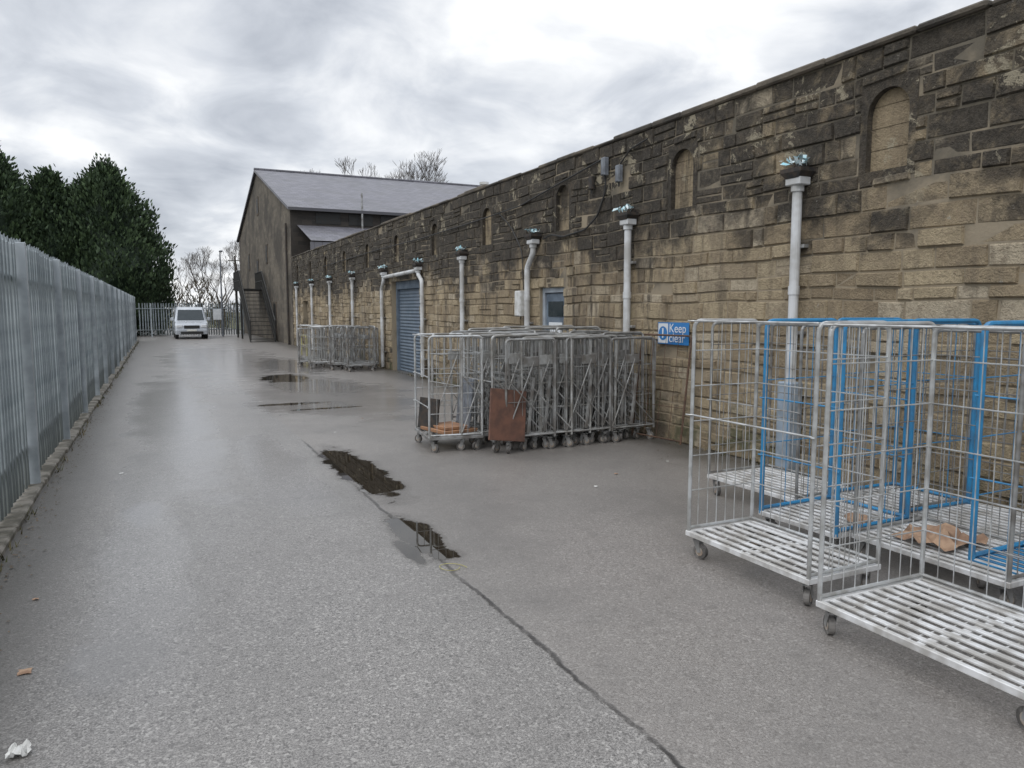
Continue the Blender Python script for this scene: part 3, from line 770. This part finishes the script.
wpart('roof',m,M_slate,gb)
m=MB(); m.quad((x0+.3,33.9,4.75),(13.5,33.9,4.75),(13.5,37.29,5.75),(x0+.3,37.29,5.75)); m.box(x0+.3,13.5,33.95,34.1,4.0,4.7); wpart('lean_to_roof',m,M_slate,gb)
m=MB(); m.box(x0+.1,x1,y0-.30,y0-.18,ze-.16,ze-.06,.01); wpart('gutter',m,M_iron,gb)
for (yc,zc,w,h) in ((45.5,4.9,.8,1.1),(54,4.9,.8,1.1),(48.8,8.0,.9,1.1),(43,1.1,1.1,2.1),(49.6,3.9,1.0,1.9)):
    wi=empty('window'); wi.parent=gb
    f=MB(); f.box(x0-.03,x0+.0,yc-w/2,yc+w/2,zc-h/2,zc+h/2,.005); wpart('window_frame',f,M_dressed,wi)
    f=MB(); f.quad((x0-.034,yc-w/2+.1,zc-h/2+.1),(x0-.034,yc-w/2+.1,zc+h/2-.1),(x0-.034,yc+w/2-.1,zc+h/2-.1),(x0-.034,yc+w/2-.1,zc-h/2+.1)); wpart('window_pane',f,M_stair,wi)
for xc in (8.0,9.6,11.2,12.8):
    wi=empty('window'); wi.parent=gb
    f=MB(); f.box(xc-.6,xc+.6,y0-.03,y0,5.85,6.4,.005); wpart('window_frame',f,M_stair,wi)
m=MB(); m.path([(x0-.08,38.2,0),(x0-.08,38.2,5.9)],.05,8); wpart('downpipe',m,M_iron,gb)
m=MB(); m.path([(9.6,37.0,4.9),(9.6,37.0,7.4)],.05,8); wpart('flue_pipe',m,M_galv2,gb)

st=empty('external_staircase',(5.3,44,0),(0,0,0),'dark metal external staircase climbing to a landing on the stone gable','staircase')
ns=13; ya,yb,zt=41.6,46.3,2.9
for i in range(ns):
    m=MB(); t=i/(ns-1); m.box(4.75,5.95,ya+(yb-ya)*t,ya+(yb-ya)*t+.30,.18+(zt-.18)*t-.03,.18+(zt-.18)*t,.004); wpart('step',m,M_stair,st)
for xx in (4.72,5.98):
    m=MB(); 
    n=len(m.v)
    for X in (xx-.02,xx+.02): m.v+=[(X,ya-.1,0),(X,ya+.2,0),(X,yb+.3,zt-.1),(X,yb+.3,zt+.12),(X,yb,zt+.12)]
    m.face((n,n+1,n+2,n+3,n+4)); m.face((n+9,n+8,n+7,n+6,n+5))
    for k in range(5): m.face((n+k,n+5+k,n+5+(k+1)%5,n+(k+1)%5))
    wpart('stringer',m,M_stair,st)
    m=MB(); m.path([(xx,ya,.1),(xx,ya,1.15),(xx,yb,zt+1.05),(xx,yb+3.0,zt+1.05),(xx,yb+3.0,zt)],.035,6,.05)
    m.path([(xx,ya,.6),(xx,yb,zt+.5),(xx,yb+3,zt+.5)],.026,6,.02)
    for i in range(0,30):
        t=i/29; m.tube((xx,ya+(yb-ya)*t,.15+(zt-.1)*t),(xx,ya+(yb-ya)*t,1.13+(zt-.1)*t),.014,n=4,cap=False)
    for i in range(0,21):
        y=yb+i*.15; m.tube((xx,y,zt),(xx,y,zt+1.05),.014,n=4,cap=False)
    wpart('handrail',m,M_stair,st)
m=MB(); m.box(4.73,6.18,yb+.3,yb+3.1,zt-.06,zt+.04,.005); 
for y in (yb+.5,yb+2.9): m.box(4.80,4.90,y,y+.1,0,zt-.06)
wpart('landing',m,M_stair,st)
e=empty('guard_rail',(5.2,29,0),(0,0,0),'low yellow tubular guard rail by the wall','guard rail')
m=MB(); m.path([(0,-.5,0),(0,-.5,.75),(0,.5,.75),(0,.5,0)],.03,8,.12); m.tube((0,-.5,.4),(0,.5,.4),.02); obj('rail',m.mesh('rail',M_yellow),e)
e=empty('lamp_post',(4.15,51.5,0),(0,0,0),'slim grey lamp post by the far gates','lamp post')
m=MB(); m.tube((0,0,0),(0,0,5.2),.06,.04,10); obj('pole',m.mesh('pole',M_box),e)
m=MB(); m.path([(0,0,5.15),(0,-.1,5.3),(0,-.5,5.35)],.035,8,.1); obj('arm',m.mesh('arm',M_box),e)
m=MB(); m.box(-.1,.1,-.85,-.45,5.30,5.40,.03); obj('lamp_head',m.mesh('lamp_head',M_box),e)
e=empty('notice_board',(4.0,52.75,1.4),(0,0,0),'small white notice fixed on the end fence','sign')
m=MB(); m.box(-.3,.3,-.01,0,-.35,.35,.003); obj('board',m.mesh('board',M_signwhite),e)
e=empty('utility_pole',(9.3,95,0),(0,0,0),'tall thin wooden utility pole beyond the yard','utility pole')
m=MB(); m.tube((0,0,0),(0,0,8),.14,.1,8); obj('pole',m.mesh('pole',M_bark),e)
m=MB(); m.box(-.8,.8,-.05,.05,7.4,7.5); obj('crossarm',m.mesh('crossarm',M_bark),e)

# ------------------------------------------------------------ van
van=empty('parked_van',(2.15,47.6,0),(0,0,0),'small silver white van parked facing the yard near gates','van')
prof=[(0,.28),(-.04,.5),(0,.78),(.12,.92),(.85,1.06),(1.45,1.72),(1.75,1.84),(3.0,1.88),(4.15,1.82),(4.25,1.2),(4.28,.5),(4.22,.28)]
def hw(z): return .88 if z<1.05 else .88-.13*(z-1.05)/.8
m=MB(); n=len(prof)
rings=[]
for sx,ins in ((-1,0),(-1,1),(1,1),(1,0)):
    b0=len(m.v); rings.append(b0)
    for (y,z) in prof:
        w=hw(z); 
        if ins==0: m.v.append((sx*w,y+(.06 if y<2 else -.04),z-(.03 if z>1.5 else 0)))
        else: m.v.append((sx*(w-.08),y,z))
for a,b in zip(rings[:-1],rings[1:]):
    for k in range(n):
        j=(k+1)%n; m.face((a+k,b+k,b+j,a+j))
m.face([rings[0]+k for k in range(n)]); m.face([rings[3]+k for k in range(n)][::-1])
obj('body',m.mesh('body',M_vanbody),van)
m=MB(); m.quad((-.74,.87,1.10),(.74,.87,1.10),(.66,1.40,1.69),(-.66,1.40,1.69)); 
for v in range(4): m.v[v]=(m.v[v][0],m.v[v][1]-.015,m.v[v][2]+.012)
obj('windscreen',m.mesh('windscreen',M_glass),van)
for sx in (-1,1):
    m=MB(); m.poly([(sx*.895,1.15,1.12),(sx*.895,2.1,1.12),(sx*.80,2.1,1.68),(sx*.80,1.6,1.68)][::sx]); obj('side_window',m.mesh('side_window',M_glass),van)
    m=MB(); m.box(sx*.66-.17,sx*.66+.17,-.045,.05,.66,.84,.03); obj('headlight',m.mesh('headlight',M_lamp),van)
    m=MB(); m.box(sx*1.0-.09,sx*1.0+.09,1.05,1.15,1.05,1.25,.03); m.tube((sx*.86,1.1,1.1),(sx*.95,1.1,1.1),.02); obj('wing_mirror',m.mesh('wing_mirror',M_vanbody),van)
    for y in (.75,3.45):
        m=MB(); m.tube((sx*.70,y,.32),(sx*.89,y,.32),.32,n=24); w=obj('wheel',m.mesh('wheel',M_tyre),van)
        m=MB(); m.tube((sx*.85,y,.32),(sx*.897,y,.32),.19,n=16); obj('hubcap',m.mesh('hubcap',M_galv),w)
m=MB(); m.box(-.42,.42,-.055,-.02,.62,.80,.01); obj('grille',m.mesh('grille',M_tyre),van)
m=MB(); m.box(-.6,.6,-.075,-.02,.30,.44,.01); obj('bumper_intake',m.mesh('bumper_intake',M_tyre),van)
m=MB(); m.box(-.26,.26,-.085,-.06,.46,.57,.004); obj('number_plate',m.mesh('number_plate',M_plate),van)

# ------------------------------------------------------------ trees
def conifer_mesh(seed,H,R):
    rr=random.Random(seed); m=MB(); m.tone=[]
    lob=[(rr.uniform(0,6.28),rr.uniform(.1,.85),rr.uniform(.10,.30)) for _ in range(34)]
    def rad(a,t):
        base=R*(1-t**1.9)**.8*(.85+.15*min(1,t/.12))
        k=.84
        for (la,lt,s_) in lob:
            da=math.atan2(math.sin(a-la),math.cos(a-la)); k+=s_*math.exp(-(da/.33)**2-((t-lt)/.09)**2)
        return base*min(k,1.2)
    for i in range(1100):
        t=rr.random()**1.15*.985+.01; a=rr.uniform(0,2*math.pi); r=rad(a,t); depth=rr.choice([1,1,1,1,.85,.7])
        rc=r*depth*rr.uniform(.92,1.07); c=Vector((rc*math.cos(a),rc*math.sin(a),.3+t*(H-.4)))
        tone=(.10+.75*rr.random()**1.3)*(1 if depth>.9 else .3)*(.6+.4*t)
        out=Vector((math.cos(a),math.sin(a),0)); 
        for k in range(24):
            p=c+Vector((rr.gauss(0,.20),rr.gauss(0,.20),rr.gauss(0,.34)))
            d=(out*rr.uniform(.1,.8)+Vector((rr.uniform(-.4,.4),rr.uniform(-.4,.4),rr.uniform(.4,1.4)))).normalized()
            sdir=d.cross(Vector((rr.uniform(-1,1),rr.uniform(-1,1),rr.uniform(-1,1)))).normalized()
            l=rr.uniform(.16,.40); w=l*.22
            m.poly([p,p+d*l*.5+sdir*w,p+d*l,p+d*l*.5-sdir*w])
            tt=min(1,max(0,tone+rr.uniform(-.12,.15))); m.tone+=[(tt*.6,0,0),(tt,0,0),(min(1,tt*1.3),0,0),(tt,0,0)]
    N=16; K=10
    b=len(m.v)
    for i in range(K+1):
        t=i/K
        for j in range(N):
            a=2*math.pi*j/N; r=rad(a,min(t,.97))*.72
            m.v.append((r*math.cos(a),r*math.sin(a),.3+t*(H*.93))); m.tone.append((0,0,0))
    for i in range(K):
        for j in range(N):
            m.face((b+i*N+j,b+i*N+(j+1)%N,b+(i+1)*N+(j+1)%N,b+(i+1)*N+j))
    return m.mesh('crown',M_fol)
CM=[conifer_mesh(3,11,3.7),conifer_mesh(8,11,3.7)]
tr=MB(); tr.tube((0,0,-.1),(0,0,6),.28,.12,10); TRM=tr.mesh('trunk',M_bark)
for i,(x,y,sc,h) in enumerate([(-2.3,57,1.06,1.0),(-5.6,57.5,1.1,.93),(-8.6,56,1.15,1.03),(-12.5,55,1.1,1.0),(-3.9,62,1.1,.95)]):
    e=empty('conifer_tree',(x,y,0),(0,0,i*1.7),'dense dark green conifer behind the palisade fence','tree','conifers behind the fence')
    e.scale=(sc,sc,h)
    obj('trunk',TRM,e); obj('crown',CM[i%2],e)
def bare(seed,H,lv=8):
    rr=random.Random(seed); tm=MB(); cm=MB()
    def grow(p,d,l,r,k):
        q=p+d*l
        (tm if k<2 else cm).tube(p,q,r,r*.72,n=6 if k<2 else 3,cap=False)
        if k>=lv: return
        nb=2 if k<1 else rr.choice([2,2,3])
        for i in range(nb):
            ax=Vector((rr.uniform(-1,1),rr.uniform(-1,1),rr.uniform(-.25,.6)))
            nd=(d*1.0+ax*.62+Vector((0,0,.12))).normalized()
            grow(q,nd,l*rr.uniform(.66,.86),max(r*.62,.007),k+1)
    grow(Vector((0,0,0)),Vector((0,0,1)),H*.22,H*.014,0)
    return tm.mesh('trunk',M_bark),cm.mesh('crown',M_twig)
BT=[bare(4,10),bare(9,10),bare(15,10)]
for i,(x,y,sc) in enumerate([(2.2,78,.85),(4.6,84,.9),(6.3,76,.8),(7.2,92,1.0),(0.2,90,1.0),(5.3,70,.6),(22,75,2.0),(26,78,2.05),(24,84,2.1),(18.5,76,1.85),(9.2,88,1.1),(3.3,70,.6)]):
    a,b=BT[i%3]
    e=empty('bare_tree',(x,y,0),(0,0,i*2.1),'leafless winter tree standing beyond the buildings','tree','bare winter trees')
    e.scale=(sc,)*3; obj('trunk',a,e); obj('crown',b,e)
rr=random.Random(5); m=MB()
for i in range(16000):
    x=rr.uniform(-60,40); y=rr.uniform(66,74) if x<6 else rr.uniform(90,96); hmax=3.2+1.2*math.sin(x*.7)+.9*math.sin(x*1.9)
    z=rr.random()*hmax; l=rr.uniform(.25,.7); d=Vector((rr.uniform(-.6,.6),rr.uniform(-.4,.4),rr.uniform(.3,1))).normalized()
    p=Vector((x,y,z)); sdir=d.cross(Vector((rr.uniform(-1,1),rr.uniform(-1,1),.1))).normalized()*.045
    m.poly([p-sdir,p+sdir,p+d*l+sdir*.3,p+d*l-sdir*.3])
o=obj('scrub',m.mesh('scrub',M_scrub)); o['kind']='stuff'; o['label']='brown winter scrub and hedge beyond the end fence'; o['category']='scrub'

# ------------------------------------------------------------ world, sun, camera
w=bpy.data.worlds.new('World'); scene.world=w; w.use_nodes=True; t=w.node_tree; nn=t.nodes; L=t.links.new
bg=nn['Background']
def mth(op,a,b=0.):
    x=nn.new('ShaderNodeMath'); x.operation=op
    for i,v in ((0,a),(1,b)):
        if isinstance(v,bpy.types.NodeSocket): L(v,x.inputs[i])
        else: x.inputs[i].default_value=v
    return x.outputs[0]
sky=nn.new('ShaderNodeTexSky'); sky.sky_type='NISHITA'; sky.sun_disc=False; sky.sun_elevation=math.radians(50); sky.sun_rotation=math.radians(235)
tc=nn.new('ShaderNodeTexCoord'); sp=nn.new('ShaderNodeSeparateXYZ'); L(tc.outputs['Generated'],sp.inputs[0])
zz=mth('ADD',mth('MAXIMUM',sp.outputs[2],0.0),.30)
cb=nn.new('ShaderNodeCombineXYZ'); L(mth('DIVIDE',sp.outputs[0],zz),cb.inputs[0]); L(mth('DIVIDE',sp.outputs[1],zz),cb.inputs[1])
def wn(scale,det,rough,off):
    mp=nn.new('ShaderNodeMapping'); mp.inputs['Location'].default_value=off; L(cb.outputs[0],mp.inputs[0])
    x=nn.new('ShaderNodeTexNoise'); x.inputs['Scale'].default_value=scale;x.inputs['Detail'].default_value=det;x.inputs['Roughness'].default_value=rough; x.inputs['Distortion'].default_value=.5
    L(mp.outputs[0],x.inputs['Vector']); return x.outputs['Fac']
n1=wn(1.4,5,.5,(5.3,1.2,0)); n2=wn(3.6,6,.55,(7,2,0))
f=mth('ADD',mth('MULTIPLY',n1,.62),mth('MULTIPLY',n2,.38))
cr=nn.new('ShaderNodeValToRGB'); L(f,cr.inputs[0]); el=cr.color_ramp.elements
el[0].position=.37; el[0].color=(.38,.41,.465,1); el[1].position=.60; el[1].color=(.93,.94,.95,1)
e2=el.new(.485); e2.color=(.61,.64,.69,1)
mr=nn.new('ShaderNodeMapRange'); mr.interpolation_type='SMOOTHSTEP'; L(sp.outputs[2],mr.inputs[0]); mr.inputs[1].default_value=.45; mr.inputs[2].default_value=.95; mr.inputs[3].default_value=9.2; mr.inputs[4].default_value=18.5
sc=nn.new('ShaderNodeVectorMath'); sc.operation='SCALE'; L(mr.outputs[0],sc.inputs['Scale']); L(cr.outputs[0],sc.inputs[0])
mx=nn.new('ShaderNodeMix'); mx.data_type='RGBA'; mx.inputs[0].default_value=.95; L(sky.outputs[0],mx.inputs[6]); L(sc.outputs[0],mx.inputs[7])
L(mx.outputs[2],bg.inputs[0]); bg.inputs[1].default_value=.127
sd=bpy.data.lights.new('Sun','SUN'); sd.energy=1.35; sd.angle=math.radians(40); sd.color=(1,.97,.93)
so=bpy.data.objects.new('Sun',sd); link(so); so.rotation_euler=(math.radians(38),0,math.radians(-55))
cam=bpy.data.cameras.new('Camera'); cam.lens=26.37; cam.sensor_width=36; cam.clip_end=2000; cam.clip_start=.05
co=bpy.data.objects.new('Camera',cam); link(co); co.location=(0,0,1.75); co.rotation_euler=(math.radians(90-5.71),0,math.radians(-25.65))
scene.camera=co
